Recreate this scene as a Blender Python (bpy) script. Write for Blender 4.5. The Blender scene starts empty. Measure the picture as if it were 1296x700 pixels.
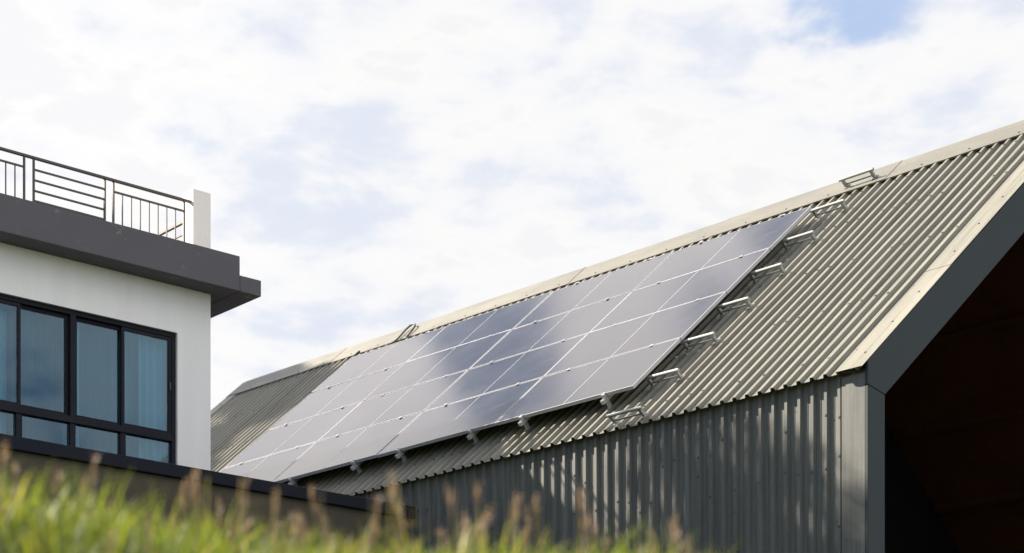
import bpy, math, random
import numpy as np
from mathutils import Vector, Matrix
random.seed(7); rng = np.random.default_rng(11)
R = math.radians
scn = bpy.context.scene
COL = scn.collection
EYE = 1.6                      # eye height over the ground the photographer stands on
BASE = 2.9                     # height of the plateau the buildings stand on

# ------------------------------------------------------------------ sun
SUN_AZ = R(-67.8)              # from +Y, negative = to the left
SUN_EL = R(35.0)
SUN = Vector((math.cos(SUN_EL)*math.sin(SUN_AZ), math.cos(SUN_EL)*math.cos(SUN_AZ), math.sin(SUN_EL)))

# ------------------------------------------------------------------ materials
def nt(name):
    m = bpy.data.materials.new(name); m.use_nodes = True
    t = m.node_tree
    b = t.nodes['Principled BSDF']
    return m, t, b
def nd(t, kind, **kw):
    n = t.nodes.new(kind)
    for k, v in kw.items():
        if k.startswith('i_'):
            key = k[2:]
            n.inputs[int(key) if key.isdigit() else key.replace('_', ' ')].default_value = v
        else: setattr(n, k, v)
    return n
def ramp(t, stops, interp='LINEAR'):
    r = t.nodes.new('ShaderNodeValToRGB'); cr = r.color_ramp; cr.interpolation = interp
    while len(cr.elements) < len(stops): cr.elements.new(0.5)
    for e, (p, c) in zip(cr.elements, stops):
        e.position = p; e.color = tuple(c)+(1,) if len(c) == 3 else c
    return r
def c3(a): return (a, a, a)

def weathered(name, base, rough=0.45, var=0.18, scale=(1, 1, 1), spots=None, metallic=0.0, spec=0.5, bump=0.0, fine=60.0, sheets=False):
    """painted or raw surface with broad uneven tone, fine grain and optional worn spots"""
    m, t, b = nt(name); L = t.links
    tc = nd(t, 'ShaderNodeTexCoord'); mp = nd(t, 'ShaderNodeMapping'); mp.inputs['Scale'].default_value = scale
    L.new(tc.outputs['Object'], mp.inputs['Vector'])
    n1 = nd(t, 'ShaderNodeTexNoise', i_Scale=1.7, i_Detail=6.0, i_Roughness=0.6); L.new(mp.outputs[0], n1.inputs['Vector'])
    n2 = nd(t, 'ShaderNodeTexNoise', i_Scale=fine, i_Detail=3.0); L.new(tc.outputs['Object'], n2.inputs['Vector'])
    r1 = ramp(t, [(0.25, [c*(1-var) for c in base]), (0.75, [min(1, c*(1+var)) for c in base])]); L.new(n1.outputs['Fac'], r1.inputs[0])
    mx = nd(t, 'ShaderNodeMix', data_type='RGBA', blend_type='MULTIPLY'); mx.inputs[0].default_value = 0.5
    r2 = ramp(t, [(0.3, c3(0.82)), (0.7, c3(1.0))]); L.new(n2.outputs['Fac'], r2.inputs[0])
    L.new(r1.outputs[0], mx.inputs[6]); L.new(r2.outputs[0], mx.inputs[7])
    out = mx.outputs[2]
    if spots:
        col, sc, lo, hi = spots
        n3 = nd(t, 'ShaderNodeTexNoise', i_Scale=sc, i_Detail=5.0, i_Roughness=0.65); L.new(tc.outputs['Object'], n3.inputs['Vector'])
        r3 = ramp(t, [(lo, c3(0)), (hi, c3(1))]); L.new(n3.outputs['Fac'], r3.inputs[0])
        m2 = nd(t, 'ShaderNodeMix', data_type='RGBA'); L.new(r3.outputs[0], m2.inputs[0])
        L.new(out, m2.inputs[6]); m2.inputs[7].default_value = tuple(col)+(1,)
        out = m2.outputs[2]
    if sheets:        # every 0.75 m sheet came from another batch and weathered a little differently; thin dirt runs down the sheet
        sp = nd(t, 'ShaderNodeSeparateXYZ'); L.new(tc.outputs['Object'], sp.inputs[0])
        dv = nd(t, 'ShaderNodeMath', operation='DIVIDE'); L.new(sp.outputs['Y'], dv.inputs[0]); dv.inputs[1].default_value = 0.75
        fl = nd(t, 'ShaderNodeMath', operation='FLOOR'); L.new(dv.outputs[0], fl.inputs[0])
        wn = nd(t, 'ShaderNodeTexWhiteNoise', noise_dimensions='1D'); L.new(fl.outputs[0], wn.inputs['W'])
        m3 = nd(t, 'ShaderNodeMapping'); m3.inputs['Scale'].default_value = (0.6, 14, 0.6); L.new(tc.outputs['Object'], m3.inputs['Vector'])
        n4 = nd(t, 'ShaderNodeTexNoise', i_Scale=1.0, i_Detail=4.0, i_Roughness=0.7); L.new(m3.outputs[0], n4.inputs['Vector'])
        r4 = ramp(t, [(0.36, c3(0.72)), (0.56, c3(1.0))]); L.new(n4.outputs['Fac'], r4.inputs[0])
        mr = nd(t, 'ShaderNodeMapRange'); L.new(wn.outputs['Value'], mr.inputs[0]); mr.inputs[3].default_value = 0.90; mr.inputs[4].default_value = 1.05
        s1 = nd(t, 'ShaderNodeVectorMath', operation='SCALE'); L.new(out, s1.inputs[0]); L.new(mr.outputs[0], s1.inputs['Scale'])
        s2 = nd(t, 'ShaderNodeVectorMath', operation='MULTIPLY'); L.new(s1.outputs[0], s2.inputs[0]); L.new(r4.outputs[0], s2.inputs[1])
        out = s2.outputs[0]
    L.new(out, b.inputs['Base Color'])
    rr = ramp(t, [(0.3, c3(max(0, rough-0.08))), (0.7, c3(min(1, rough+0.1)))]); L.new(n1.outputs['Fac'], rr.inputs[0]); L.new(rr.outputs[0], b.inputs['Roughness'])
    b.inputs['Metallic'].default_value = metallic; b.inputs['Specular IOR Level'].default_value = spec
    if bump:
        bp = nd(t, 'ShaderNodeBump', i_Strength=bump, i_Distance=0.01); L.new(n2.outputs['Fac'], bp.inputs['Height']); L.new(bp.outputs[0], b.inputs['Normal'])
    return m

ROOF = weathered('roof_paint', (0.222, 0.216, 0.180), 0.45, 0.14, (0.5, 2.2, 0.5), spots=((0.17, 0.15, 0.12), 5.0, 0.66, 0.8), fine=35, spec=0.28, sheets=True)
CAPM = weathered('capping_dimmed', (0.14, 0.136, 0.116), 0.5, 0.2, (2, 0.6, 2), spots=((0.10, 0.095, 0.08), 3.0, 0.6, 0.75), fine=35)  # darker than the sheets, standing in for weaker light on the capping
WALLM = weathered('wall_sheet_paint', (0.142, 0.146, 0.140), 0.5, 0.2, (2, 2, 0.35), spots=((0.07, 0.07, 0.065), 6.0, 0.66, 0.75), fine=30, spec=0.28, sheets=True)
TRIM_SHADED = weathered('trim_shaded', (0.037, 0.046, 0.050), 0.6, 0.15, (1, 1, 1), fine=30, spec=0.25, spots=((0.04, 0.045, 0.05), 2.5, 0.62, 0.75))  # same sheet metal as the flashing; gable-side shade is put into this colour
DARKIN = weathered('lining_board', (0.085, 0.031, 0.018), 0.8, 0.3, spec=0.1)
DARKWALL = weathered('inner_wall_shaded', (0.008, 0.009, 0.010), 0.9, 0.3, spec=0.05)  # near black: the dimness inside the shed is put into the colour
SCREW = weathered('screw_head', (0.05, 0.05, 0.05), 0.5, 0.1)
ALU = weathered('aluminium', (0.46, 0.47, 0.50), 0.4, 0.08, metallic=0.3)
GALV = weathered('galvanised_steel', (0.30, 0.315, 0.32), 0.5, 0.2, metallic=0.4)
CABLE = weathered('cable_sleeve', (0.03, 0.03, 0.03), 0.5, 0.1)
WHITE = weathered('white_render', (0.82, 0.82, 0.835), 0.85, 0.05, (2.5, 2.5, 0.3), bump=0.15, fine=90)
PILLAR = weathered('pillar_paint_glow', (0.90, 0.85, 0.81), 0.8, 0.03)  # white paint with the pinkish flare glow mixed into its colour
FASCIA = weathered('fascia_paint', (0.10, 0.095, 0.112), 0.75, 0.16, (1, 1, 2), spots=((0.19, 0.17, 0.16), 4.2, 0.62, 0.68), bump=0.2, fine=70)
BLACKM = weathered('window_frame_paint', (0.008, 0.010, 0.017), 0.6, 0.2, spec=0.2)
RAILM = weathered('railing_paint_flare', (0.075, 0.062, 0.055), 0.5, 0.15)  # brown paint, lightened a little to imitate flare over the railing
CONC = weathered('boundary_concrete', (0.07, 0.06, 0.045), 0.9, 0.35, (1, 1, 0.6), spots=((0.05, 0.05, 0.035), 2.2, 0.5, 0.72), bump=0.4, fine=40)
COPE = weathered('coping_paint', (0.010, 0.013, 0.022), 0.75, 0.25, fine=40, spec=0.2)
ROOM = weathered('room_plaster', (0.45, 0.47, 0.47), 0.9, 0.05)
BARK = weathered('bark', (0.10, 0.075, 0.05), 0.9, 0.3, (3, 3, 0.6), bump=0.5)

def panel_glass():
    m, t, b = nt('solar_cells'); L = t.links
    tc = nd(t, 'ShaderNodeTexCoord'); sp = nd(t, 'ShaderNodeSeparateXYZ'); L.new(tc.outputs['Object'], sp.inputs[0])
    # fine busbar / cell grid, object X runs along the panel's short side, Y along its long side
    def stripes(sock, pitch, width):
        a = nd(t, 'ShaderNodeMath', operation='DIVIDE'); L.new(sock, a.inputs[0]); a.inputs[1].default_value = pitch
        f = nd(t, 'ShaderNodeMath', operation='FRACT'); L.new(a.outputs[0], f.inputs[0])
        l = nd(t, 'ShaderNodeMath', operation='LESS_THAN'); L.new(f.outputs[0], l.inputs[0]); l.inputs[1].default_value = width
        return l.outputs[0]
    s1 = stripes(sp.outputs['X'], 0.1567, 0.022); s2 = stripes(sp.outputs['Y'], 0.0812, 0.03); s3 = stripes(sp.outputs['X'], 0.0174, 0.05)
    mxx = nd(t, 'ShaderNodeMath', operation='MAXIMUM'); L.new(s1, mxx.inputs[0]); L.new(s2, mxx.inputs[1])
    nz = nd(t, 'ShaderNodeTexNoise', i_Scale=2.5, i_Detail=3.0); L.new(tc.outputs['Object'], nz.inputs['Vector'])
    r = ramp(t, [(0.3, (0.005, 0.006, 0.016)), (0.7, (0.009, 0.010, 0.022))]); L.new(nz.outputs['Fac'], r.inputs[0])
    m1 = nd(t, 'ShaderNodeMix', data_type='RGBA'); L.new(mxx.outputs[0], m1.inputs[0]); L.new(r.outputs[0], m1.inputs[6]); m1.inputs[7].default_value = (0.05, 0.053, 0.065, 1)
    m2 = nd(t, 'ShaderNodeMix', data_type='RGBA'); L.new(s3, m2.inputs[0]); L.new(m1.outputs[2], m2.inputs[6]); m2.inputs[7].default_value = (0.025, 0.028, 0.04, 1)
    L.new(m2.outputs[2], b.inputs['Base Color'])
    b.inputs['Roughness'].default_value = 0.09; b.inputs['IOR'].default_value = 1.5; b.inputs['Specular IOR Level'].default_value = 0.6
    # film of dust, uneven
    nz2 = nd(t, 'ShaderNodeTexNoise', i_Scale=1.2, i_Detail=6.0, i_Roughness=0.65); L.new(tc.outputs['Object'], nz2.inputs['Vector'])
    rr = ramp(t, [(0.3, c3(0.06)), (0.75, c3(0.15))]); L.new(nz2.outputs['Fac'], rr.inputs[0]); L.new(rr.outputs[0], b.inputs['Roughness'])
    bp = nd(t, 'ShaderNodeBump', i_Strength=0.05, i_Distance=0.01); nz3 = nd(t, 'ShaderNodeTexNoise', i_Scale=1.6, i_Detail=2.0)
    L.new(tc.outputs['Object'], nz3.inputs['Vector']); L.new(nz3.outputs['Fac'], bp.inputs['Height']); L.new(bp.outputs[0], b.inputs['Normal'])
    return m
CELLS = panel_glass()
BACKSTRIP = weathered('cell_gap_strip', (0.45, 0.46, 0.48), 0.3, 0.05)

def window_glass():
    m = bpy.data.materials.new('tinted_glass'); m.use_nodes = True; t = m.node_tree; L = t.links
    for n in list(t.nodes): t.nodes.remove(n)
    o = nd(t, 'ShaderNodeOutputMaterial'); tr = nd(t, 'ShaderNodeBsdfTransparent'); tr.inputs[0].default_value = (0.51, 0.72, 0.80, 1)
    gl = nd(t, 'ShaderNodeBsdfGlossy'); gl.inputs['Roughness'].default_value = 0.03; gl.inputs['Color'].default_value = (0.75, 0.88, 1.0, 1)
    fr = nd(t, 'ShaderNodeFresnel', i_IOR=1.6)
    mx = nd(t, 'ShaderNodeMixShader'); L.new(fr.outputs[0], mx.inputs[0]); L.new(tr.outputs[0], mx.inputs[1]); L.new(gl.outputs[0], mx.inputs[2]); L.new(mx.outputs[0], o.inputs[0])
    tc = nd(t, 'ShaderNodeTexCoord'); nz = nd(t, 'ShaderNodeTexNoise', i_Scale=1.3, i_Detail=1.0); bp = nd(t, 'ShaderNodeBump', i_Strength=0.04, i_Distance=0.01)
    L.new(tc.outputs['Object'], nz.inputs['Vector']); L.new(nz.outputs['Fac'], bp.inputs['Height']); L.new(bp.outputs[0], gl.inputs['Normal'])
    return m
GLASS = window_glass()

def cloth_mat(name, col, trans):
    m, t, b = nt(name); L = t.links
    d = nd(t, 'ShaderNodeBsdfDiffuse'); d.inputs[0].default_value = tuple(col)+(1,)
    tl = nd(t, 'ShaderNodeBsdfTranslucent'); tl.inputs[0].default_value = tuple(col)+(1,)
    mx = nd(t, 'ShaderNodeMixShader'); mx.inputs[0].default_value = trans
    L.new(d.outputs[0], mx.inputs[1]); L.new(tl.outputs[0], mx.inputs[2]); L.new(mx.outputs[0], t.nodes['Material Output'].inputs[0])
    return m
SHEER = cloth_mat('sheer_cloth', (0.28, 0.30, 0.31), 0.3)
DRAPE = cloth_mat('drape_cloth', (0.88, 0.88, 0.86), 0.2)

def leaf_mat(name, attr='tint', trans=0.45, mul=1.0):
    m, t, b = nt(name); L = t.links
    at = nd(t, 'ShaderNodeAttribute', attribute_name=attr)
    d = nd(t, 'ShaderNodeBsdfPrincipled'); t.nodes.remove(b)
    d.inputs['Roughness'].default_value = 0.5; L.new(at.outputs['Color'], d.inputs['Base Color'])
    tl = nd(t, 'ShaderNodeBsdfTranslucent')
    mxc = nd(t, 'ShaderNodeMix', data_type='RGBA', blend_type='MULTIPLY'); mxc.inputs[0].default_value = 1; L.new(at.outputs['Color'], mxc.inputs[6]); mxc.inputs[7].default_value = (1.25, 1.2, 0.7, 1)
    L.new(mxc.outputs[2], tl.inputs[0])
    mx = nd(t, 'ShaderNodeMixShader'); mx.inputs[0].default_value = trans
    L.new(d.outputs[0], mx.inputs[1]); L.new(tl.outputs[0], mx.inputs[2]); L.new(mx.outputs[0], t.nodes['Material Output'].inputs[0])
    return m
GRASSM = leaf_mat('grass_blades', trans=0.5)
LEAFM = leaf_mat('tree_leaves', trans=0.35)
def soil():
    m, t, b = nt('earth'); L = t.links
    tc = nd(t, 'ShaderNodeTexCoord'); n = nd(t, 'ShaderNodeTexNoise', i_Scale=0.9, i_Detail=8.0, i_Roughness=0.7); L.new(tc.outputs['Object'], n.inputs['Vector'])
    r = ramp(t, [(0.3, (0.035, 0.045, 0.015)), (0.55, (0.06, 0.075, 0.022)), (0.75, (0.09, 0.075, 0.045))]); L.new(n.outputs['Fac'], r.inputs[0]); L.new(r.outputs[0], b.inputs['Base Color'])
    b.inputs['Roughness'].default_value = 0.95
    bp = nd(t, 'ShaderNodeBump', i_Strength=0.6, i_Distance=0.05); n2 = nd(t, 'ShaderNodeTexNoise', i_Scale=14.0, i_Detail=5.0); L.new(tc.outputs['Object'], n2.inputs['Vector']); L.new(n2.outputs['Fac'], bp.inputs['Height']); L.new(bp.outputs[0], b.inputs['Normal'])
    return m
SOIL = soil()

# ------------------------------------------------------------------ mesh helpers
class MB:
    def __init__(s): s.v = []; s.f = []; s.mi = []
    def add(s, vs, fs, mi=0):
        o = len(s.v); s.v += [tuple(x) for x in vs]; s.f += [tuple(i+o for i in f) for f in fs]; s.mi += [mi]*len(fs); return s
    def hexa(s, p, mi=0):      # p: 8 points, bottom 4 then top 4 (same winding)
        return s.add(p, [(3, 2, 1, 0), (4, 5, 6, 7), (0, 1, 5, 4), (1, 2, 6, 5), (2, 3, 7, 6), (3, 0, 4, 7)], mi)
    def box(s, x0, x1, y0, y1, z0, z1, mi=0, fn=None):
        p = [(x0, y0, z0), (x1, y0, z0), (x1, y1, z0), (x0, y1, z0), (x0, y0, z1), (x1, y0, z1), (x1, y1, z1), (x0, y1, z1)]
        if fn: p = [fn(*q) for q in p]
        return s.hexa(p, mi)
    def prism(s, poly, axis_fn, a0, a1, mi=0):   # poly list of 2-D points, axis_fn(px,py,a)->xyz
        n = len(poly)
        vs = [axis_fn(x, y, a0) for x, y in poly]+[axis_fn(x, y, a1) for x, y in poly]
        fs = [tuple(range(n))[::-1], tuple(range(n, 2*n))]+[(i, (i+1) % n, n+(i+1) % n, n+i) for i in range(n)]
        return s.add(vs, fs, mi)
    def tube(s, pts, r, k=8, mi=0, cap=True):
        pts = [Vector(p) for p in pts]; rs = r if isinstance(r, (list, tuple)) else [r]*len(pts)
        rings = []; prev = None
        for i, p in enumerate(pts):
            d = (pts[min(i+1, len(pts)-1)]-pts[max(i-1, 0)]).normalized()
            if prev is None: prev = Vector((0, 0, 1)) if abs(d.z) < 0.9 else Vector((1, 0, 0))
            a = (prev-d*prev.dot(d)).normalized(); b = d.cross(a); prev = a
            rings.append([p+(a*math.cos(2*math.pi*j/k)+b*math.sin(2*math.pi*j/k))*rs[i] for j in range(k)])
        vs = [q for r_ in rings for q in r_]; fs = []
        for i in range(len(pts)-1):
            for j in range(k): fs.append((i*k+j, i*k+(j+1) % k, (i+1)*k+(j+1) % k, (i+1)*k+j))
        if cap: fs += [tuple(range(k))[::-1], tuple(range((len(pts)-1)*k, len(pts)*k))]
        return s.add(vs, fs, mi)
    def build(s, name, mats, parent=None, smooth=False, bevel=0):
        me = bpy.data.meshes.new(name); me.from_pydata(s.v, [], s.f)
        for m in (mats if isinstance(mats, (list, tuple)) else [mats]): me.materials.append(m)
        for p, i in zip(me.polygons, s.mi): p.material_index = i
        if smooth:
            for p in me.polygons: p.use_smooth = True
        me.validate(); me.update()
        o = bpy.data.objects.new(name, me); COL.objects.link(o)
        if parent: o.parent = parent
        if bevel:
            b = o.modifiers.new('bevel', 'BEVEL'); b.width = bevel; b.segments = 2; b.limit_method = 'ANGLE'
        return o
def tag(o, label=None, cat=None, group=None, kind=None):
    if label: o['label'] = label
    if cat: o['category'] = cat
    if group: o['group'] = group
    if kind: o['kind'] = kind
    return o
def thing(name, loc, rot, label, cat, group=None):
    o = bpy.data.objects.new(name, None); COL.objects.link(o); o.empty_display_size = 0.2
    o.location = loc
    if isinstance(rot, Matrix): o.rotation_euler = rot.to_euler()
    else: o.rotation_euler = (0, 0, rot)
    return tag(o, label, cat, group)
def copy_tree(o, parent=None):
    c = o.copy(); COL.objects.link(c); c.parent = parent
    for ch in list(o.children): copy_tree(ch, c)
    return c

# ------------------------------------------------------------------ the metal shed
AZ = -0.7647642; TH = 0.7180419
CT, ST = math.cos(TH), math.sin(TH)
SHED_ROT = -AZ
E0 = Vector((0.947658, 19.197165, 4.813092+EYE))     # on the eave line, under the first panel edge
ZE = E0.z-BASE                                        # eave height over the plateau
VR = 5.40                                             # eave to ridge along the slope
XR = VR*CT; ZR = VR*ST
Y0, Y1 = -3.10, 11.70
def rp(v, s, h):                                      # left slope, local shed coordinates
    return (v*CT-h*ST, s, ZE+v*ST+h*CT)
def rq(v, s, h):                                      # right slope
    return (2*XR-(v*CT-h*ST), s, ZE+v*ST+h*CT)
shed = thing('metal_shed', (E0.x, E0.y, BASE), SHED_ROT, 'corrugated metal shed with a steep gable roof, solar panels and dark open end', 'shed')
PITCH, RH = 0.15, 0.032
def profile(y0, y1, phase, rib=RH, bead=True):
    """trapezoidal sheet: (position along the sheet, height)"""
    pts = [(y0, 0)]; k = math.floor((y0-phase)/PITCH)
    while True:
        a = phase+k*PITCH; k += 1
        if a+0.075 > y1: break
        if a < y0+0.001: continue
        pts += [(a, 0), (a+0.014, rib), (a+0.044, rib), (a+0.058, 0)]
        # small stiffening bead in the pan
        if bead: pts += [(a+0.095, 0), (a+0.099, 0.004), (a+0.107, 0.004), (a+0.111, 0)]
    pts.append((y1, 0)); return [p for i, p in enumerate(pts) if i == 0 or p[0] > pts[i-1][0]]
def sheet(name, prof, fn, v0, v1, nseg, mat, parent, screws=None, wav=0.0):
    m = MB(); n = len(prof); vs = []
    for j in range(nseg+1):
        v = v0+(v1-v0)*j/nseg
        for (y, h) in prof: vs.append(fn(v, y, h+wav*math.sin(y*1.7+v*2.1)*0.5+wav*math.sin(y*4.3-v*1.3)*0.5))
    fs = [(j*n+i, j*n+i+1, (j+1)*n+i+1, (j+1)*n+i) for j in range(nseg) for i in range(n-1)]
    m.add(vs, fs)
    if screws:
        for (v, y, h) in screws:
            a = 0.008; m.box(-a, a, -a, a, 0, 0.006, 1, fn=lambda x, yy, z: fn(v+x, y+yy, h+z))
    o = m.build(name, [mat, SCREW], parent)
    so = o.modifiers.new('thickness', 'SOLIDIFY'); so.thickness = 0.002; so.offset = 0
    return o
# roof, left slope (ribs start next to the verge flashing)
pr = profile(Y0+0.06, Y1-0.06, -2.86, bead=False)
scr = []
for row in (0.35, 1.55, 2.75, 3.95, 4.85):
    for k in range(0, 96):
        if rng.random() < 0.55: scr.append((row+rng.normal(0, 0.012), -2.86+0.029+k*PITCH, RH))
sheet('roof_sheet', pr, rp, 0.0, 5.30, 6, ROOF, shed, scr, 0.004)
sheet('roof_sheet', pr, rq, 0.0, 5.30, 2, ROOF, shed)
# ridge capping, laid in lapped lengths
for fn_ in (rp, rq):
    m = MB(); y = Y0-0.02; k = 0
    while y < Y1:
        y2 = min(y+2.45, Y1+0.02); h = RH+0.006+(k % 2)*0.004
        m.box(5.0, VR+h*math.tan(TH)+0.0, y, y2+(0.06 if y2 < Y1 else 0), h, h+0.003, fn=lambda a, b, c: fn_(a, b, c))
        m.box(4.988, 5.0, y, y2, h-0.014, h+0.003, fn=lambda a, b, c: fn_(a, b, c))
        for q in np.arange(y+0.2, y2, 0.6): m.box(5.06, 5.075, q, q+0.015, h+0.003, h+0.009, 1, fn=lambda a, b, c: fn_(a, b, c))
        y = y2; k += 1
    m.build('ridge_capping', [CAPM, SCREW], shed)
# foam closers under the capping
m = MB(); m.box(5.04, 5.06, Y0+0.05, Y1-0.05, 0.002, RH+0.004, fn=rp); m.build('closure_strip', SCREW, shed)
# verge flashing at both ends (top leaf)
for (a, b) in ((Y0, Y0+0.285), (Y1-0.26, Y1)):
    for fn_ in (rp, rq):
        m = MB(); cuts = [0.0, 1.87, 3.9, 4.985]
        for i in range(3):
            h = RH+0.003+(i % 2)*0.003
            m.box(cuts[i]-(0.02 if i == 0 else 0.05), cuts[i+1], a, b, h, h+0.003, fn=lambda p, q, r: fn_(p, q, r))
            for q in np.arange(cuts[i]+0.25, cuts[i+1], 0.55):
                m.box(q, q+0.014, a+0.11, a+0.124, h+0.003, h+0.009, 1, fn=lambda p, q_, r: fn_(p, q_, r))
            if a < 0: m.box(cuts[i]-(0.02 if i == 0 else 0.05), cuts[i+1], b-0.003, b, 0.004, h, fn=lambda p, q, r: fn_(p, q, r))
        m.build('verge_flashing', [ROOF, SCREW], shed)
# gable fascias (boxed): outline in the gable plane
BW = 0.33
def slope_pt(x, d):                                   # x across, d below the roof plane (perpendicular)
    return (x, ZE+x*ST/CT-d/CT)
for (ya, yb) in ((Y0-0.004, Y0+0.032), (Y1-0.032, Y1+0.004)):
    for sgn in (1, -1):
        fx = (lambda x: x) if sgn == 1 else (lambda x: 2*XR-x)
        legw = 0.30; top0 = 0.045
        zin = slope_pt(legw, BW)[1]
        d0 = -0.028
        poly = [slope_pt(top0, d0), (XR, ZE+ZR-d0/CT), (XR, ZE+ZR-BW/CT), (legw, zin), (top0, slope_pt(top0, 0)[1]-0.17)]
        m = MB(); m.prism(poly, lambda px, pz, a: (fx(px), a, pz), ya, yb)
        m.build('gable_fascia', TRIM_SHADED, shed, bevel=0.006)
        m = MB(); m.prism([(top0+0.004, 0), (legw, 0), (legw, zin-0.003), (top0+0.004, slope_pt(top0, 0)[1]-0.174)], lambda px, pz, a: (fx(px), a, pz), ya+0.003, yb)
        m.build('gable_post_trim', TRIM_SHADED, shed, bevel=0.006)
# long side wall sheeting, ribs outwards
PX = 0.094
def wl(z, y, h): return (PX-h, y, z)
def wr(z, y, h): return (2*XR-PX+h, y, z)
scr = []
for k in range(0, 96):
    for row in (2.2, 2.75, 3.15):
        if rng.random() < 0.45: scr.append((row+rng.normal(0, 0.06), -2.805+0.029+k*PITCH, RH))
pw_ = profile(Y0+0.06, Y1-0.06, -2.805)
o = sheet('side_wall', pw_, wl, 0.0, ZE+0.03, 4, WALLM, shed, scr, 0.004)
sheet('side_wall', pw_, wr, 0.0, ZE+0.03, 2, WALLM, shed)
# corner trim returning on the long side
for ya, yb in ((Y0+0.035, Y0+0.285), (Y1-0.285, Y1-0.035)):
    m = MB(); m.box(0.050, 0.056, ya, yb, 0, ZE-0.015); m.box(0.052, 0.09, yb-0.006, yb, 0, ZE-0.018)
    m.build('corner_flashing', WALLM, shed)
# inside: under-roof lining, end partition, right wall lining
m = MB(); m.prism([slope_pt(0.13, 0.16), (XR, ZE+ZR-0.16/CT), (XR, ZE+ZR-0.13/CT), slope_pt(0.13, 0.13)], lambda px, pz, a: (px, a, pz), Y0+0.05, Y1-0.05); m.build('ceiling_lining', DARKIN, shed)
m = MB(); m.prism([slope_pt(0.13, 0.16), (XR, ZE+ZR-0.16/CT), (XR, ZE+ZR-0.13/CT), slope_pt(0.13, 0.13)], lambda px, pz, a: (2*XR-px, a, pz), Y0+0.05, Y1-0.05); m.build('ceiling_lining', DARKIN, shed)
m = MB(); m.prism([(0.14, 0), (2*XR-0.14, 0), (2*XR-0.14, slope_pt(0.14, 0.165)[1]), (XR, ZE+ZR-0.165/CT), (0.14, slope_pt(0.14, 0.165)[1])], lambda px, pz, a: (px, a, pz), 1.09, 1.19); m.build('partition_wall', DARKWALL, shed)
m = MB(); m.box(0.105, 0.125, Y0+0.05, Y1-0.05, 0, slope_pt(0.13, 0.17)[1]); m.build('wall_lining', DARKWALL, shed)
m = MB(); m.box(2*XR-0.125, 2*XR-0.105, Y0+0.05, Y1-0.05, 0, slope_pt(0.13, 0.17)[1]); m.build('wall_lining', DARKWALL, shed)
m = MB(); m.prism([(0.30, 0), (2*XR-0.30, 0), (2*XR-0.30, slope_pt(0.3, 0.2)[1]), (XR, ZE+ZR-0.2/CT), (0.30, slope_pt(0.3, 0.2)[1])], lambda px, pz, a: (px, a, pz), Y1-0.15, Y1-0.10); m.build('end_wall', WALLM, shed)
m = MB()
for yy in np.arange(Y0+0.8, 1.0, 1.2): m.box(0.13, XR, yy, yy+0.06, 0, 0.001)   # purlins seen faintly under the lining
m = MB()
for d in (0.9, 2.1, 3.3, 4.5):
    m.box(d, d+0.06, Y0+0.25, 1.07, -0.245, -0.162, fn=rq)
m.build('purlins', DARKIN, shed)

Mshed = Matrix.Translation(Vector((E0.x, E0.y, BASE))) @ Matrix.Rotation(SHED_ROT, 4, 'Z')
def roof_frame(v, s, h):                              # world matrix: X up the slope, Y along the ridge, Z out of the roof
    ex = Vector((CT, 0, ST)); ey = Vector((0, 1, 0)); ez = Vector((-ST, 0, CT))
    Mr = Matrix((ex, ey, ez)).transposed().to_4x4(); Mr.translation = Vector(rp(v, s, h))
    return Mshed @ Mr
def place(o, M): o.location = M.to_translation(); o.rotation_euler = M.to_euler()

# ------------------------------------------------------------------ solar panels, 4 rows of 4
PW, PH, V0 = 2.0, 0.964, 0.494
HT = 0.205; S0 = -0.121        # standoff, offset along the ridge
def make_panel():
    o = thing('solar_panel', (0, 0, 0), 0, 'x', 'solar panel', 'solar panels in a grid on the shed roof')
    a, b = PH-0.018, PW-0.018
    f = MB(); lip = 0.009
    f.box(0, lip, 0, b, -0.036, 0); f.box(a-lip, a, 0, b, -0.036, 0); le = 0.008; f.box(lip, a-lip, 0, le, -0.036, 0); f.box(lip, a-lip, b-le, b, -0.036, 0)
    f.build('frame', ALU, o)
    g = MB(); g.box(lip+0.0005, a-lip-0.0005, le+0.0005, b-le-0.0005, -0.008, -0.0015); g.build('cell_glass', CELLS, o)
    s = MB(); s.box(lip+0.012, a-lip-0.012, b/2-0.0035, b/2+0.0035, -0.0016, -0.0008); s.build('centre_strip', BACKSTRIP, o)
    j = MB(); j.box(a/2-0.05, a/2+0.05, b/2-0.09, b/2-0.02, -0.030, -0.009); j.build('junction_box', CABLE, o)
    return o
rowname = ['lowest', 'second lowest', 'second highest', 'highest']
colname = ['column nearest the open shed end', 'second column from the open shed end', 'third column from the open shed end', 'column farthest from the open shed end']
pp = make_panel()
for i in range(4):
    for j in range(4):
        o = pp if i == j == 0 else copy_tree(pp)
        o['label'] = 'dark blue solar panel in the %s row, %s' % (rowname[j], colname[i])
        M = roof_frame(V0+PH*j+0.009, S0+PW*i+0.009, HT) @ Matrix.Rotation(R(random.uniform(-0.22, 0.22)), 4, 'X') @ Matrix.Rotation(R(random.uniform(-0.2, 0.2)), 4, 'Y')
        place(o, M)
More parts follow.
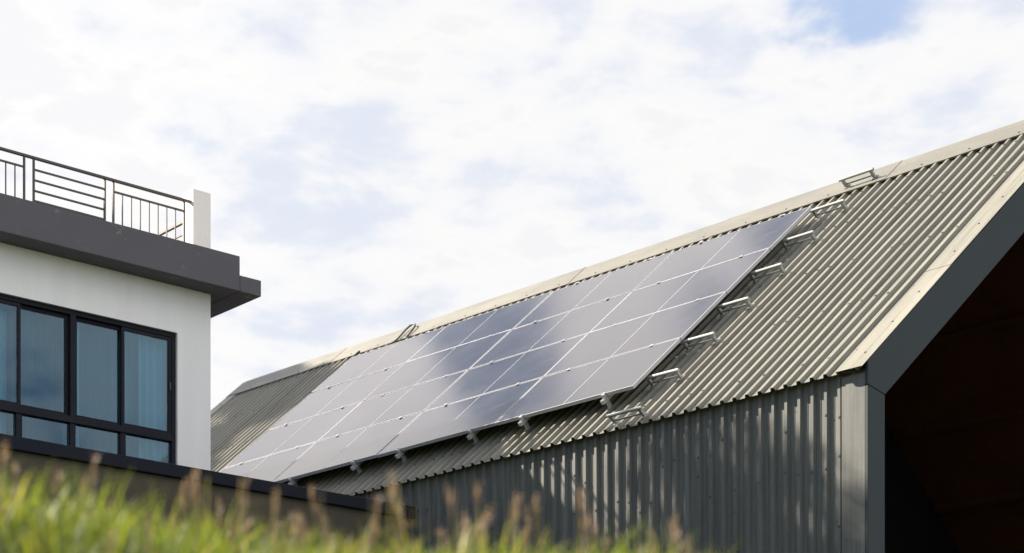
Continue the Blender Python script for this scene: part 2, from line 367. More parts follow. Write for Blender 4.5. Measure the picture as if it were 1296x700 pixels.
# mounting rails up the slope under the panels, with clamps and feet
def make_rail():
    o = thing('mounting_rail', (0, 0, 0), 0, 'x', 'mounting rail', 'mounting rails under the solar panels')
    L_ = 4*PH
    m = MB(); m.prism([(-0.02, 0), (0.02, 0), (0.02, 0.042), (0.008, 0.042), (0.008, 0.03), (-0.008, 0.03), (-0.008, 0.042), (-0.02, 0.042)], lambda y, z, a: (a, y, z), -0.075, L_+0.05); m.build('rail', ALU, o)
    for k in range(5):
        c = MB(); v = PH*k
        if k == 0: c.box(-0.028, 0.004, -0.02, 0.02, 0.044, 0.082); c.box(0.004, 0.016, -0.02, 0.02, 0.0825, 0.087)
        elif k == 4: c.box(L_-0.004, L_+0.028, -0.02, 0.02, 0.044, 0.082); c.box(L_-0.018, L_-0.004, -0.02, 0.02, 0.0825, 0.087)
        else: c.box(v-0.018, v+0.018, -0.02, 0.02, 0.0825, 0.088); c.tube([(v, 0, 0.088), (v, 0, 0.095)], 0.007, 6)
        c.build('clamp', ALU, o)
    for k in range(4):
        v = 0.0+1.2*k; c = MB(); c.box(v, v+0.06, 0.021, 0.027, -0.084, 0.035); c.box(v, v+0.06, 0.021, 0.075, -0.090, -0.0845); c.tube([(v+0.03, 0.05, -0.0845), (v+0.03, 0.05, -0.07)], 0.01, 6)
        c.build('rail_foot', ALU, o)
    return o
rl = make_rail(); n = 0
frac = [0.20, 0.80]
cn = ['nearest the open shed end', 'second from the open shed end', 'third from the open shed end', 'farthest from the open shed end']
for i in range(4):
    for q in (0, 1):
        o = rl if n == 0 else copy_tree(rl); n += 1
        o['label'] = '%s aluminium rail under the panel column %s' % (('right', 'left')[q], cn[i])
        place(o, roof_frame(V0, S0+PW*(i+frac[q]), HT-0.036-0.0445-0.001))
# galvanised roof steps up the roof beside the panels
def make_step():
    o = thing('roof_step', (0, 0, 0), 0, 'x', 'roof step', 'roof steps climbing beside the panels')
    m = MB(); m.tube([(0, -0.23, 0.108), (0, 0.23, 0.108)], 0.018, 10); m.build('tread_bar', GALV, o)
    for y in (-0.19, 0.19):
        c = MB()
        c.prism([(-0.02, 0.004), (0.085, 0.004), (0.085, 0.010), (0.042, 0.012), (0.014, 0.094), (-0.012, 0.094), (0.008, 0.012), (-0.02, 0.010)], lambda x, z, a: (x, a, z), y-0.016, y+0.016)
        c.tube([(0.065, y, 0.010), (0.065, y, 0.02)], 0.008, 6)
        c.build('bracket', GALV, o)
    c = MB(); c.box(0.016, 0.021, -0.174, 0.174, 0.03, 0.048); c.build('tie_plate', GALV, o)
    return o
stp = make_step()
names = ['galvanised roof step near the eave, below the lower panel edge', 'galvanised roof step level with the lower panel corner',
 'third galvanised roof step up from the eave, beside the lowest panel row', 'fourth galvanised roof step up from the eave', 'fifth galvanised roof step up from the eave, beside the second highest panel row',
 'third galvanised roof step down from the ridge', 'galvanised roof step beside the top panel corner', 'galvanised roof step sitting on the pale ridge capping']
for k in range(8):
    o = stp if k == 0 else copy_tree(stp)
    o['label'] = names[k]
    place(o, roof_frame(0.05+0.722*k, -0.28, RH+(0.012 if k == 7 else 0)) @ Matrix.Rotation(R(random.uniform(-1.2, 1.2)), 4, 'Z'))
# cables at the ridge
def roofcurve(pts): return [Mshed @ Vector(rp(*p)) for p in pts]
def bez(P, n=28):
    out = []
    P = [Vector(p) for p in P]
    for i in range(len(P)-1):
        p0 = P[max(i-1, 0)]; p1 = P[i]; p2 = P[i+1]; p3 = P[min(i+2, len(P)-1)]
        for k in range(n//(len(P)-1)+2):
            t_ = k/(n//(len(P)-1)+2)
            out.append(0.5*((2*p1)+(-p0+p2)*t_+(2*p0-5*p1+4*p2-p3)*t_*t_+(-p0+3*p1-3*p2+p3)*t_**3))
    out.append(P[-1]); return out
def cable(name, pts, r, label):
    w = [Vector(p) for p in bez(roofcurve(pts))]; o0 = w[0].copy()
    m = MB(); m.tube([q-o0 for q in w], r, 8); o = m.build(name, CABLE, None, smooth=True); o.location = o0
    return tag(o, label, 'cable')
cable('cable', [(4.55, 7.62, 0.10), (4.75, 7.59, 0.08), (4.92, 7.55, 0.065), (5.08, 7.58, 0.065), (5.25, 7.60, 0.075), (5.35, 7.55, 0.085), (5.28, 7.43, 0.08), (5.12, 7.38, 0.065), (4.97, 7.36, 0.055)], 0.013, 'black cable loop sticking up over the ridge above the panels')
cable('conduit', [(4.40, 8.30, 0.05), (4.62, 8.40, 0.055), (4.82, 8.39, 0.065), (4.96, 8.38, 0.07)], 0.018, 'short dark conduit at the top corner of the farthest panel')

# ------------------------------------------------------------------ the white house
HZ = lambda z: z+EYE-BASE                             # eye-relative height to local
HS = 22.4/21.5               # enlarged and set farther back to shift its shadow along the shed
HC = Vector((-3.351075*HS, 22.4, EYE-HS*(EYE-BASE))); HROT = math.atan2(0.65738, 0.75356)
house = thing('white_house', HC, HROT,  'two-storey white rendered house with grey flat roof slab, dark windows and roof railing', 'house')
house.scale = (HS, HS, HS); MH = Matrix.Translation(HC) @ Matrix.Rotation(HROT, 4, 'Z') @ Matrix.Scale(HS, 4)
WX0, WX1, WZ0, WZ1 = -2.92, -0.424, HZ(4.86), HZ(6.41)
HW, HD, SOF = -6.4, 7.0, HZ(6.922)
T = 0.18
m = MB()
m.box(WX1, 0, 0, T, -0.4, SOF); m.box(HW, WX0, 0, T, -0.4, SOF); m.box(WX0, WX1, 0, T, -0.4, WZ0); m.box(WX0, WX1, 0, T, WZ1, SOF)
m.build('front_wall', WHITE, house)
m = MB(); m.box(-T, 0, T, HD, -0.4, SOF); m.build('side_wall', WHITE, house)
m = MB(); m.box(HW, HW+T, T, HD, -0.4, SOF); m.build('side_wall', WHITE, house)
m = MB(); m.box(HW+T, -T, HD-T, HD, -0.4, SOF); m.build('back_wall', WHITE, house)
m = MB(); m.box(HW+T, -T, 3.2, 3.3, HZ(4.3), SOF); m.box(HW+T, -T, T, HD-T, HZ(4.2), HZ(4.3)); m.build('room_partition', ROOM, house)
# roof slab in two steps
m = MB(); m.box(HW-0.3, 0.19, -0.302, HD+0.3, SOF+0.002, HZ(7.312)); m.build('roof_slab', FASCIA, house, bevel=0.008)
m = MB(); m.box(0.193, 0.472, -0.300, HD+0.3, SOF, HZ(7.103)); m.build('slab_edge', FASCIA, house, bevel=0.008)
# corner pillar on the roof
m = MB(); m.box(-0.222, 0.004, 0.0, 0.23, HZ(7.314), HZ(8.045)); m.build('roof_pillar', PILLAR, house, bevel=0.006)
# railing
def railing(name):
    return MB()
ry = 0.06
m = MB(); m.box(HW+0.1, -0.222, ry-0.02, ry+0.02, HZ(7.900), HZ(7.922)); rail = m.build('roof_railing', RAILM, house)
def bar(nm, *b):
    mm = MB(); mm.box(*b); return mm.build(nm, RAILM, rail)
ZB = HZ(7.30); ZS = HZ(7.79)
bw = 0.0055
sections = [(-1.182, -0.305, 'v'), (-2.116, -1.286, 'h'), (-3.05, -2.224, 'v'), (-3.98, -3.155, 'h'), (-4.92, -4.09, 'v'), (-5.86, -5.03, 'h')]
for (a, b, k) in sections:
    for x in (a, b): bar('railing_post', x-0.009, x+0.009, ry-0.012, ry+0.012, ZB, HZ(7.895))
    if k == 'v':
        bar('lower_rail', a+0.011, b-0.011, ry-0.009, ry+0.009, ZS-0.009, ZS+0.009)
        nb = 8
        for q in range(1, nb):
            x = a+(b-a)*q/nb; bar('baluster', x-bw, x+bw, ry-bw, ry+bw, ZB, ZS-0.009)
    else:
        for z in (7.79, 7.68, 7.57, 7.465): bar('cross_bar', a+0.011, b-0.011, ry-0.009, ry+0.009, HZ(z)-0.009, HZ(z)+0.009)
# side run of the railing, going back from the pillar
sx = -0.11
bar('side_handrail', sx-0.018, sx+0.018, 0.24, 3.4, HZ(7.79), HZ(7.82)); bar('side_lower_rail', sx-0.009, sx+0.009, 0.24, 3.4, HZ(7.66), HZ(7.678))
for q in range(0, 16): bar('baluster', sx-bw, sx+bw, 0.36+0.2*q, 0.36+0.2*q+2*bw, ZB, HZ(7.66) if q % 4 else HZ(7.79))
# window
fy0, fy1 = 0.035, 0.115
fr = MB()
def fb(x0, x1, z0, z1, y0=fy0, y1=fy1): fr.box(x0, x1, y0, y1, z0, z1)
fb(WX0, WX1, WZ1-0.05, WZ1); fb(WX0, WX1, WZ0, WZ0+0.05); fb(WX0, WX0+0.05, WZ0+0.05, WZ1-0.05); fb(WX1-0.05, WX1, WZ0+0.05, WZ1-0.05)
fb(WX0+0.05, WX1-0.05, HZ(5.215), HZ(5.285), fy0-0.01); fb(-1.707, -1.642, HZ(5.285), WZ1-0.05, fy0-0.006); 
for x in (-1.675, -1.075, -2.29): fb(x-0.034, x+0.034, WZ0+0.05, HZ(5.215), fy0+0.002)
win = fr.build('window', BLACKM, house, bevel=0.004)
m = MB(); m.box(WX0-0.002, WX1+0.002, -0.03, 0.033, WZ0-0.045, WZ0-0.002); m.build('window_sill', BLACKM, house)
def sash(x0, x1, y):
    s = MB(); w_ = 0.035; z0, z1 = HZ(5.288), WZ1-0.053
    s.box(x0, x0+w_, y, y+0.03, z0, z1); s.box(x1-w_, x1, y, y+0.03, z0, z1); s.box(x0+w_, x1-w_, y, y+0.03, z0, z0+0.035); s.box(x0+w_, x1-w_, y, y+0.03, z1-0.035, z1)
    s.build('sash', BLACKM, win)
    g = MB(); g.box(x0+w_, x1-w_, y+0.012, y+0.017, z0+0.035, z1-0.035); g.build('pane', GLASS, win)
sash(-1.09, -0.476, 0.045); sash(-1.64, -1.05, 0.080); sash(-2.31, -1.709, 0.080); sash(-2.868, -2.27, 0.045)
for (a, b) in ((-1.04, -0.476), (-1.64, -1.11), (-2.255, -1.71), (-2.868, -2.325)):
    g = MB(); g.box(a, b, 0.07, 0.075, WZ0+0.052, HZ(5.213)); g.build('pane', GLASS, win)
# handle on the right sash
h = MB(); h.box(-0.500, -0.488, 0.028, 0.0445, HZ(5.78), HZ(5.86)); h.build('sash_handle', RAILM, win)
# curtains behind the glass (hang free, each its own thing)
def curtain(x0, x1, y, fold, amp, mat, label, seed):
    rr = random.Random(seed); n_ = int((x1-x0)/0.006); z0, z1 = HZ(4.75), HZ(6.40); m = MB(); nz_ = 10; ph = [rr.uniform(0, 6) for _ in range(4)]
    vs = []
    for j in range(nz_+1):
        z = z0+(z1-z0)*j/nz_; op = 1-0.35*j/nz_
        for i in range(n_+1):
            x = (x1-x0)*i/n_; xx = x+0.012*math.sin(x*9+ph[0])
            yy = amp*op*(math.sin(2*math.pi*xx/fold+ph[1])+0.5*math.sin(2*math.pi*xx/(fold*0.43)+ph[2]+0.4*j/nz_))
            vs.append((x, yy, z-z0))
    fs = [(j*(n_+1)+i, j*(n_+1)+i+1, (j+1)*(n_+1)+i+1, (j+1)*(n_+1)+i) for j in range(nz_) for i in range(n_)]
    m.add(vs, fs); o = m.build('curtain', mat, None, smooth=True)
    s_ = o.modifiers.new('thickness', 'SOLIDIFY'); s_.thickness = 0.002
    o.location = MH @ Vector((x0, y, z0)); o.rotation_euler = (0, 0, HROT); o.scale = (HS, HS, HS)
    tag(o, label, 'curtain', 'curtains behind the house window')
curtain(-0.80, -0.46, 0.20, 0.105, 0.036, DRAPE, 'pale curtain gathered at the right end of the house window', 1)
curtain(-1.72, -1.50, 0.20, 0.10, 0.036, DRAPE, 'narrow pale curtain beside the middle mullion of the house window', 2)
curtain(-2.90, -2.36, 0.20, 0.11, 0.036, DRAPE, 'pale curtain at the left end of the house window', 3)
curtain(-2.92, -0.44, 0.32, 0.19, 0.030, SHEER, 'thin grey sheer curtain spanning the house window behind the gathered ones', 4)

# ------------------------------------------------------------------ boundary wall with dark coping
CE = Vector((-1.051830, 21.454237, 0))
bw_ = thing('boundary_wall', (CE.x, CE.y, BASE), HROT, 'brown concrete boundary wall with dark coping in front of the house', 'wall')
CZ = 4.5485+EYE-BASE
m = MB(); m.box(-14, 0.0, 0.05, 0.23, -0.3, CZ-0.13); m.build('wall', CONC, bw_)
m = MB(); m.box(-14, -0.02, 0, 0.28, CZ-0.13, CZ); m.build('coping', COPE, bw_, bevel=0.01)

# ------------------------------------------------------------------ terrain
def gz(x, y):
    x = np.asarray(x, float); y = np.asarray(y, float)
    crest = EYE+0.915-0.052*np.clip(x, -6, 6)-0.06*np.clip(x, 0, 2.5)**2-0.34*np.clip(x-0.38, 0, 1.2)
    t_ = np.clip((y-1.8)/(5.0-1.8), 0, 1); s_ = t_*t_*(3-2*t_)*0.55+t_*0.45
    z = crest*s_
    t2 = np.clip((y-5.0)/9.0, 0, 1); t2 = t2*t2*(3-2*t2)
    z = z*(1-t2)+BASE*t2
    z = z+0.03*np.sin(x*2.3+y*1.1)*np.clip((y-2)/2, 0, 1)*(1-t2)+0.02*np.sin(x*5.1-y*3.3)*np.clip((y-2)/2, 0, 1)*(1-t2)
    return z
xs = np.concatenate([-np.geomspace(3000, 12, 26), np.linspace(-11.5, 11.5, 94), np.geomspace(12, 3000, 26)])
ys = np.concatenate([-np.geomspace(3000, 3, 26), np.linspace(-2.5, 16, 110), np.geomspace(16.5, 4000, 34)])
X, Y = np.meshgrid(xs, ys); Zg = gz(X, Y)
nx = len(xs); vs = np.stack([X.ravel(), Y.ravel(), Zg.ravel()], 1)
fs = [(j*nx+i, j*nx+i+1, (j+1)*nx+i+1, (j+1)*nx+i) for j in range(len(ys)-1) for i in range(nx-1)]
m = MB(); m.add(vs.tolist(), fs); g = m.build('ground', SOIL, None, smooth=True); tag(g, 'grassy bank rising to level ground behind it', 'ground', kind='structure')

# ------------------------------------------------------------------ grass
def grass():
    V, F, C_ = [], [], []
    off = 0
    def strip(px, py, pz, h, w, az, lean, curl, col, nseg=4, tipw=0.15):
        """arrays of blades -> vertices"""
        nonlocal off
        n_ = len(px)
        ca, sa = np.cos(az), np.sin(az)
        for k in range(nseg+1):
            t_ = k/nseg
            wd = w*(1-t_)**0.7*0.5+w*0.02
            if tipw > 0.5: wd = w*0.5
            out = lean*h*t_**1.6+curl*h*t_**3
            zz = h*(t_-0.25*(lean+curl)*t_**2.4)
            cx = px+ca*out; cy = py+sa*out
            V.append(np.stack([cx-sa*wd, cy+ca*wd, pz+zz], 1)); V.append(np.stack([cx+sa*wd, cy-ca*wd, pz+zz], 1))
            cc = col*(0.75+0.5*t_) if tipw < 0.5 else col
            C_.append(np.concatenate([cc, np.ones((n_, 1))], 1)); C_.append(np.concatenate([cc, np.ones((n_, 1))], 1))
        for k in range(nseg):
            a = off+2*k*n_+np.arange(n_)
            F.append(np.stack([a, a+n_, a+3*n_, a+2*n_], 1))
        off += 2*(nseg+1)*n_
    def scatter(n_, x0, x1, y0, y1, clump):
        px = rng.uniform(x0, x1, n_); py = rng.uniform(y0, y1, n_)
        d = 0.5+0.5*np.sin(px*4.1+1.3*np.sin(py*3.0))*np.sin(py*4.7+px*1.9)
        keep = rng.random(n_) < (1-clump)+clump*d
        return px[keep], py[keep]
    def cols(n_, a, b, sp=0.25):
        t_ = rng.random((n_, 1)); c = np.array(a)*(1-t_)+np.array(b)*t_
        return c*(1+rng.normal(0, sp, (n_, 1)).clip(-0.5, 0.6))
    # short dense turf
    for (n_, y0, y1) in ((75000, 3.3, 6.4), (26000, 6.4, 11.5)):
        px, py = scatter(n_, -3.6, 3.6, y0, y1, 0.35); k = len(px)
        h = rng.gamma(6, 0.0155, k)*(1+0.35*np.sin(px*3.1+py)); h = np.clip(h, 0.05, 0.22)
        strip(px, py, gz(px, py)-0.01, h, rng.uniform(0.003, 0.007, k), rng.uniform(0, 6.28, k), rng.uniform(0.1, 0.7, k), rng.uniform(0, 0.5, k), cols(k, (0.055, 0.095, 0.017), (0.20, 0.25, 0.035)))
    # the same turf, thinning out to the sides and down the slope
    for (n_, x0, x1, y0, y1) in ((52000, -11, -3.5, 2.2, 11), (52000, 3.5, 11, 2.2, 11), (20000, -3.6, 3.6, 1.9, 3.35)):
        px, py = scatter(n_, x0, x1, y0, y1, 0.4); k = len(px)
        strip(px, py, gz(px, py)-0.01, np.clip(rng.gamma(6, 0.018, k), 0.05, 0.26), rng.uniform(0.004, 0.009, k), rng.uniform(0, 6.28, k), rng.uniform(0.1, 0.7, k), rng.uniform(0, 0.5, k), cols(k, (0.055, 0.095, 0.017), (0.20, 0.25, 0.035)), 3)
    # dead, bent straw among the green
    px, py = scatter(3500, -3.6, 3.6, 3.4, 6.6, 0.6); k = len(px)
    strip(px, py, gz(px, py)-0.01, rng.uniform(0.06, 0.2, k), rng.uniform(0.002, 0.006, k), rng.uniform(0, 6.28, k), rng.uniform(0.5, 1.3, k), rng.uniform(0, 0.9, k), cols(k, (0.20, 0.16, 0.08), (0.34, 0.27, 0.14)), 4)
    # taller single blades
    px, py = scatter(2600, -3.6, 3.6, 3.9, 6.6, 0.8); k = len(px)
    tall = 0.12+0.07*np.clip(-px*0.6, 0, 1)
    strip(px, py, gz(px, py)-0.01, tall*rng.uniform(0.7, 1.4, k), rng.uniform(0.005, 0.010, k), rng.uniform(0, 6.28, k), rng.uniform(0.05, 0.5, k), rng.uniform(0, 0.6, k), cols(k, (0.13, 0.17, 0.03), (0.33, 0.33, 0.06)), 6)
    # seed heads: thin stalk and a plume of short bristles
    px, py = scatter(800, -3.4, 3.4, 4.0, 6.6, 0.7); k = len(px)
    h = rng.uniform(0.12, 0.25, k); az = rng.uniform(0, 6.28, k); lean = rng.uniform(0.02, 0.22, k)
    stalk = cols(k, (0.16, 0.17, 0.07), (0.25, 0.19, 0.13), 0.15)
    strip(px, py, gz(px, py)-0.01, h, np.full(k, 0.0025), az, lean, np.zeros(k), stalk, 4, 1.0)
    strip(px, py, gz(px, py)-0.01, h, np.full(k, 0.0025), az+1.57, lean*0, np.zeros(k), stalk, 4, 1.0)
    for rep in range(16):
        t_ = rng.uniform(0.68, 1.0, k); out = lean*h*t_**1.6
        bx = px+np.cos(az)*out; by = py+np.sin(az)*out; bz = gz(px, py)-0.01+h*(t_-0.25*lean*t_**2.4)
        strip(bx, by, bz, rng.uniform(0.02, 0.05, k), np.full(k, 0.004), rng.uniform(0, 6.28, k), rng.uniform(0.2, 0.6, k), np.zeros(k), cols(k, (0.20, 0.14, 0.13), (0.30, 0.215, 0.20), 0.15), 2)
    V = np.concatenate(V); F = np.concatenate(F); C = np.concatenate(C_).clip(0, 1)
    me = bpy.data.meshes.new('grass'); me.from_pydata(V.tolist(), [], F.tolist())
    ca = me.color_attributes.new('tint', 'FLOAT_COLOR', 'POINT'); ca.data.foreach_set('color', C.astype(np.float32).ravel())
    me.materials.append(GRASSM); me.update()
    o = bpy.data.objects.new('grass', me); COL.objects.link(o)
    tag(o, 'bright green grass with pinkish seed heads on the foreground bank', 'grass', kind='stuff')
grass()

# ------------------------------------------------------------------ trees left of the house (their tops shade the shed wall)
def tree(x, y, top, rad, label, seed, nleaf=15000):
    r_ = np.random.default_rng(seed); rd = random.Random(seed)
    t = thing('leafy_tree', (x, y, BASE), 0, label, 'tree', 'trees left of the house')
    H = top-BASE; m = MB()
    trunk = [(0, 0, -0.2), (0.06, 0.03, H*0.25), (-0.05, 0.08, H*0.5), (0.02, 0, H*0.78)]
    m.tube(trunk, [0.26, 0.2, 0.15, 0.06], 10)
    cl = []
    for k in range(15):
        z = H*rd.uniform(0.3, 0.66); a = rd.uniform(0, 6.28); l = rad*rd.uniform(0.5, 0.95); up = rd.uniform(0.2, 0.7)*l
        p1 = (math.cos(a)*l*0.5, math.sin(a)*l*0.5, z+up*0.4); p2 = (math.cos(a)*l, math.sin(a)*l, min(z+up, H*0.92))
        m.tube([(0, 0, z), p1, p2], [0.08, 0.05, 0.02], 6); cl.append((p1, 0.5)); cl.append((p2, 0.75))
    m.build('trunk', BARK, t, smooth=True)
    for k in range(34):
        a = rd.uniform(0, 6.28); rr = rad*math.sqrt(rd.random())*0.95; z = H*(0.36+0.60*rd.random()**0.8); lim = rad*math.sqrt(max(0.05, 1-((z/H-0.62)/0.40)**2)); rr = min(rr, lim)
        cl.append(((math.cos(a)*rr, math.sin(a)*rr, min(z, H-0.5)), rd.uniform(0.5, 0.9)))
    cen = np.array([c[0] for c in cl]); cr = np.array([c[1] for c in cl])
    idx = r_.integers(0, len(cl), nleaf); d = r_.normal(size=(nleaf, 3)); d /= np.linalg.norm(d, axis=1)[:, None]
    P = cen[idx]+d*(cr[idx]*r_.random(nleaf)**0.4)[:, None]*np.array([1.15, 1.15, 0.8])
    P[:, 2] = np.minimum(P[:, 2], H+r_.normal(0, 0.05, nleaf))
    s = r_.uniform(0.09, 0.17, nleaf); a1 = r_.normal(size=(nleaf, 3)); a1 /= np.linalg.norm(a1, axis=1)[:, None]; b1 = np.cross(a1, r_.normal(size=(nleaf, 3))); b1 /= np.linalg.norm(b1, axis=1)[:, None]
    V = np.concatenate([P-a1*s[:, None]*1.4, P+b1*s[:, None]*0.7, P+a1*s[:, None]*1.4, P-b1*s[:, None]*0.7]); i = np.arange(nleaf); F = np.stack([i, i+nleaf, i+2*nleaf, i+3*nleaf], 1)
    me = bpy.data.meshes.new('crown'); me.from_pydata(V.tolist(), [], F.tolist())
    tn = r_.random((nleaf, 1)); c = np.array((0.035, 0.07, 0.018))*(1-tn)+np.array((0.10, 0.15, 0.035))*tn; c = np.concatenate([c, np.ones((nleaf, 1))], 1); c = np.tile(c, (4, 1))
    ca = me.color_attributes.new('tint', 'FLOAT_COLOR', 'POINT'); ca.data.foreach_set('color', c.astype(np.float32).ravel())
    me.materials.append(LEAFM); me.update(); o = bpy.data.objects.new('crown', me); COL.objects.link(o); o.parent = t
def tree_on_sunline(u_, v_, dist, up, rad, label, seed, n_=15000):
    p = Mshed @ Vector(rp(v_, u_, 0)); q = p+SUN*(dist/math.cos(SUN_EL))
    tree(q.x, q.y, q.z+up, rad, label, seed, n_)
for u_, up, rad, lb, sd in ((-3.4, -1.12, 2.1, 'tall leafy tree left of the house, first of the row', 3), (-0.9, -1.5, 2.0, 'tall leafy tree left of the house, second of the row', 4)):
    tree_on_sunline(u_, -0.5, 18.0, up, rad, lb, sd)
tree_on_sunline(10.6, 3.0, 15.0, 1.5, 3.6, 'tallest leafy tree, added out of view to shade the far left roof', 6, 32000)  # unseen tree, placed on the sun line only to darken the far roof


# ------------------------------------------------------------------ sky
w = bpy.data.worlds.new('World'); scn.world = w; w.use_nodes = True
t = w.node_tree; L = t.links
for n_ in list(t.nodes): t.nodes.remove(n_)
out = nd(t, 'ShaderNodeOutputWorld'); bg = nd(t, 'ShaderNodeBackground'); L.new(bg.outputs[0], out.inputs[0])
SKYS = 0.05; EXPO = 1.65
bg.inputs['Strength'].default_value = SKYS
U = 1/(SKYS*2**EXPO)            # radiance that displays as white
sky = nd(t, 'ShaderNodeTexSky', sky_type='NISHITA', sun_disc=False, sun_elevation=SUN_EL, sun_rotation=SUN_AZ, air_density=1.0, dust_density=1.0, ozone_density=1.0)
tc = nd(t, 'ShaderNodeTexCoord')
sp = nd(t, 'ShaderNodeSeparateXYZ'); L.new(tc.outputs['Generated'], sp.inputs[0])
def math_(op, a, b=None):
    n_ = nd(t, 'ShaderNodeMath', operation=op)
    for i_, q in enumerate((a, b)):
        if q is None: continue
        if isinstance(q, (int, float)): n_.inputs[i_].default_value = q
        else: L.new(q, n_.inputs[i_])
    return n_.outputs[0]
# clouds on a flat layer overhead: project the view direction on it
den = math_('ADD', math_('MAXIMUM', sp.outputs['Z'], 0.0), 0.16)
cx = math_('DIVIDE', sp.outputs['X'], den); cy = math_('DIVIDE', sp.outputs['Y'], den)
cb = nd(t, 'ShaderNodeCombineXYZ'); L.new(cx, cb.inputs[0]); L.new(cy, cb.inputs[1]); cb.inputs[2].default_value = 3.7
nA = nd(t, 'ShaderNodeTexNoise', i_Scale=6.5, i_Detail=10.0, i_Roughness=0.6, i_Distortion=0.2); L.new(cb.outputs[0], nA.inputs['Vector'])
nB = nd(t, 'ShaderNodeTexNoise', i_Scale=1.5, i_Detail=4.0, i_Roughness=0.5); L.new(cb.outputs[0], nB.inputs['Vector'])
def lobe(dx, dy, dz, lo, hi):    # 1 inside a cone about a direction, fading out
    v = Vector((dx, dy, dz)).normalized()
    dp = nd(t, 'ShaderNodeVectorMath', operation='DOT_PRODUCT'); L.new(tc.outputs['Generated'], dp.inputs[0]); dp.inputs[1].default_value = v
    mr = nd(t, 'ShaderNodeMapRange', interpolation_type='SMOOTHSTEP'); L.new(dp.outputs['Value'], mr.inputs[0]); mr.inputs[1].default_value = math.cos(R(lo)); mr.inputs[2].default_value = math.cos(R(hi)); return mr.outputs[0]
def pix(x, y): return ((x-648)/2447.6, 1.0, (1160.6-y)/2447.6)
# 0.5-centred density, contrast raised
dens = math_('ADD', math_('MULTIPLY', math_('SUBTRACT', nA.outputs['Fac'], 0.5), 2.9), math_('MULTIPLY', math_('SUBTRACT', nB.outputs['Fac'], 0.5), 0.9))
dens = math_('ADD', dens, 0.0)
front = lobe(-0.12, 1, 0.45, 44, 24)
back = lobe(0.75, -0.65, 0.45, 60, 20)  # unseen bright cloud bank behind the camera, added to lift the shaded facade
dens = math_('ADD', dens, math_('MULTIPLY', math_('MAXIMUM', front, back), 0.64))
for (px_, py_, lo, hi, amt) in ((430, 290, 6.0, 0.2, -0.15), (1080, -25, 2.8, 0.2, -0.50), (230, 95, 1.8, 0.2, -0.14), (600, 95, 1.6, 0.2, -0.14), (480, 190, 1.8, 0.2, -0.12), (760, 255, 2.4, 0.2, -0.12), (1210, 110, 1.5, 0.2, -0.04), (900, 130, 5, 0.8, 0.12), (530, 380, 2.2, 0.3, 0.24), (60, 190, 6, 1, 0.25), (620, 200, 3, .5, 0.1)):
    dens = math_('ADD', dens, math_('MULTIPLY', lobe(*pix(px_, py_), lo, hi), amt))
# gaps and banks higher up, the part of the sky the panels mirror
for (d_, lo, hi, amt) in (((-0.212, 0.768, 0.602), 4.6, 0.4, -0.34), ((-0.208, 0.738, 0.64), 3.6, 0.3, -0.30), ((-0.155, 0.722, 0.675), 2.0, 0.3, -0.45), ((-0.172, 0.746, 0.644), 2.0, 0.4, 0.4), ((-0.29, 0.778, 0.557), 4.4, 0.8, 0.6), ((-0.126, 0.735, 0.668), 1.8, 0.4, 0.3), ((-0.255, 0.765, 0.59), 1.8, 0.3, 0.45)):
    dens = math_('ADD', dens, math_('MULTIPLY', lobe(*d_, lo, hi), amt))
mask = nd(t, 'ShaderNodeMapRange', interpolation_type='SMOOTHSTEP'); L.new(dens, mask.inputs[0]); mask.inputs[1].default_value = 0.10; mask.inputs[2].default_value = 0.62
# cloud light: thin edges bluish, body white, thick parts greyer
cc = ramp(t, [(0.22, (0.83, 0.86, 0.94)), (0.64, (0.965, 0.967, 0.985)), (0.86, (1.0, 0.99, 0.985)), (1.0, (0.94, 0.94, 0.955))]); L.new(dens, cc.inputs[0])
highz = nd(t, 'ShaderNodeMapRange', interpolation_type='SMOOTHSTEP'); L.new(sp.outputs['Z'], highz.inputs[0]); highz.inputs[1].default_value = 0.46; highz.inputs[2].default_value = 0.58
glow = lobe(SUN.x, SUN.y, SUN.z, 42, 10)
br = math_('ADD', math_('ADD', math_('ADD', math_('MULTIPLY', glow, 0.4*U), math_('MULTIPLY', lobe(*pix(-150, 150), 15, 2), 0.03*U)), math_('MULTIPLY', back, 0.55*U)), math_('ADD', math_('MULTIPLY', highz.outputs[0], 0.80*U), 0.98*U))
warm = nd(t, 'ShaderNodeMix', data_type='RGBA', blend_type='MULTIPLY'); L.new(highz.outputs[0], warm.inputs[0]); L.new(cc.outputs[0], warm.inputs[6]); warm.inputs[7].default_value = (1.0, 0.955, 0.92, 1)
cm = nd(t, 'ShaderNodeVectorMath', operation='SCALE'); L.new(warm.outputs[2], cm.inputs[0]); L.new(br, cm.inputs['Scale'])
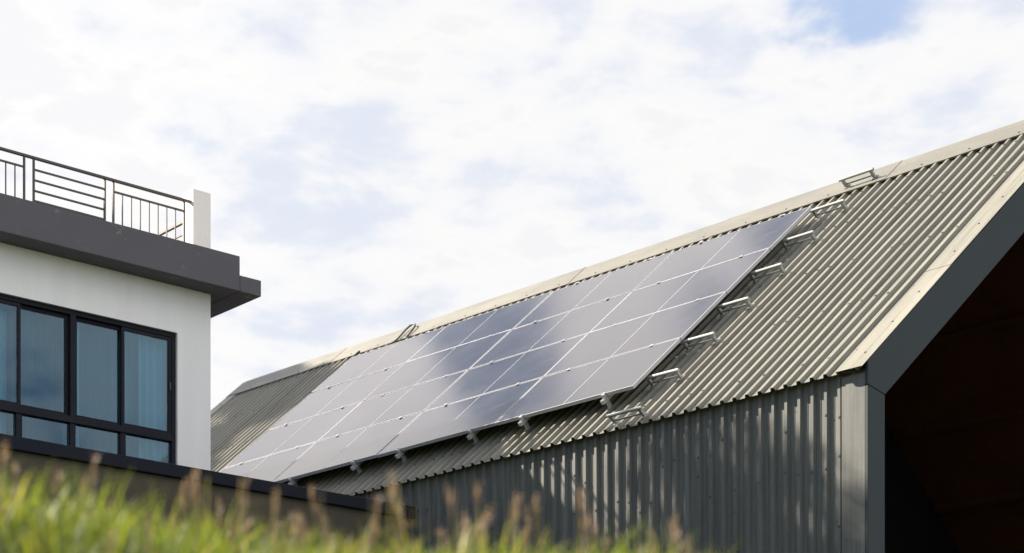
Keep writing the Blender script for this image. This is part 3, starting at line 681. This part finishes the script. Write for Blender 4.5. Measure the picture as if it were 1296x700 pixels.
# thin veil over the blue in front, opening to clear blue higher up and in one gap
lowz = nd(t, 'ShaderNodeMapRange', interpolation_type='SMOOTHSTEP'); L.new(sp.outputs['Z'], lowz.inputs[0]); lowz.inputs[1].default_value = 0.56; lowz.inputs[2].default_value = 0.44; lowz.inputs[3].default_value = 0.5; lowz.inputs[4].default_value = 0.95
vc = nd(t, 'ShaderNodeMix', data_type='RGBA'); L.new(lobe(*pix(1065, 0), 3.0, 1.0), vc.inputs[0]); vc.inputs[6].default_value = (0.79*U, 0.83*U, 0.93*U, 1); vc.inputs[7].default_value = (0.50*U, 0.63*U, 0.88*U, 1)
veil = nd(t, 'ShaderNodeMix', data_type='RGBA'); L.new(math_('MULTIPLY', front, lowz.outputs[0]), veil.inputs[0]); L.new(sky.outputs[0], veil.inputs[6]); L.new(vc.outputs[2], veil.inputs[7])
mx = nd(t, 'ShaderNodeMix', data_type='RGBA'); L.new(mask.outputs[0], mx.inputs[0]); L.new(veil.outputs[2], mx.inputs[6]); L.new(cm.outputs[0], mx.inputs[7])
L.new(mx.outputs[2], bg.inputs['Color'])

# ------------------------------------------------------------------ sun lamp
sl = bpy.data.lights.new('sun', 'SUN'); sl.energy = 5.0; sl.angle = R(0.5); sl.color = (1.0, 0.89, 0.74)
so = bpy.data.objects.new('sun', sl); COL.objects.link(so); so.rotation_euler = SUN.to_track_quat('Z', 'Y').to_euler(); so.location = (-30, 20, 25)

# ------------------------------------------------------------------ camera: level, shifted upwards
cam = bpy.data.cameras.new('camera'); co = bpy.data.objects.new('camera', cam); COL.objects.link(co)
co.location = (0, 0, EYE); co.rotation_euler = (R(90), 0, 0)
cam.sensor_width = 36; cam.lens = 2447.6/1296*36; cam.shift_y = (1160.63-350)/1296
cam.clip_start = 0.05; cam.clip_end = 8000
cam.dof.use_dof = True; cam.dof.focus_distance = 20.0; cam.dof.aperture_fstop = 2.0
scn.camera = co
scn.view_settings.view_transform = 'Standard'; scn.view_settings.look = 'None'; scn.view_settings.gamma = 1; scn.view_settings.use_curve_mapping = False
scn.view_settings.exposure = EXPO
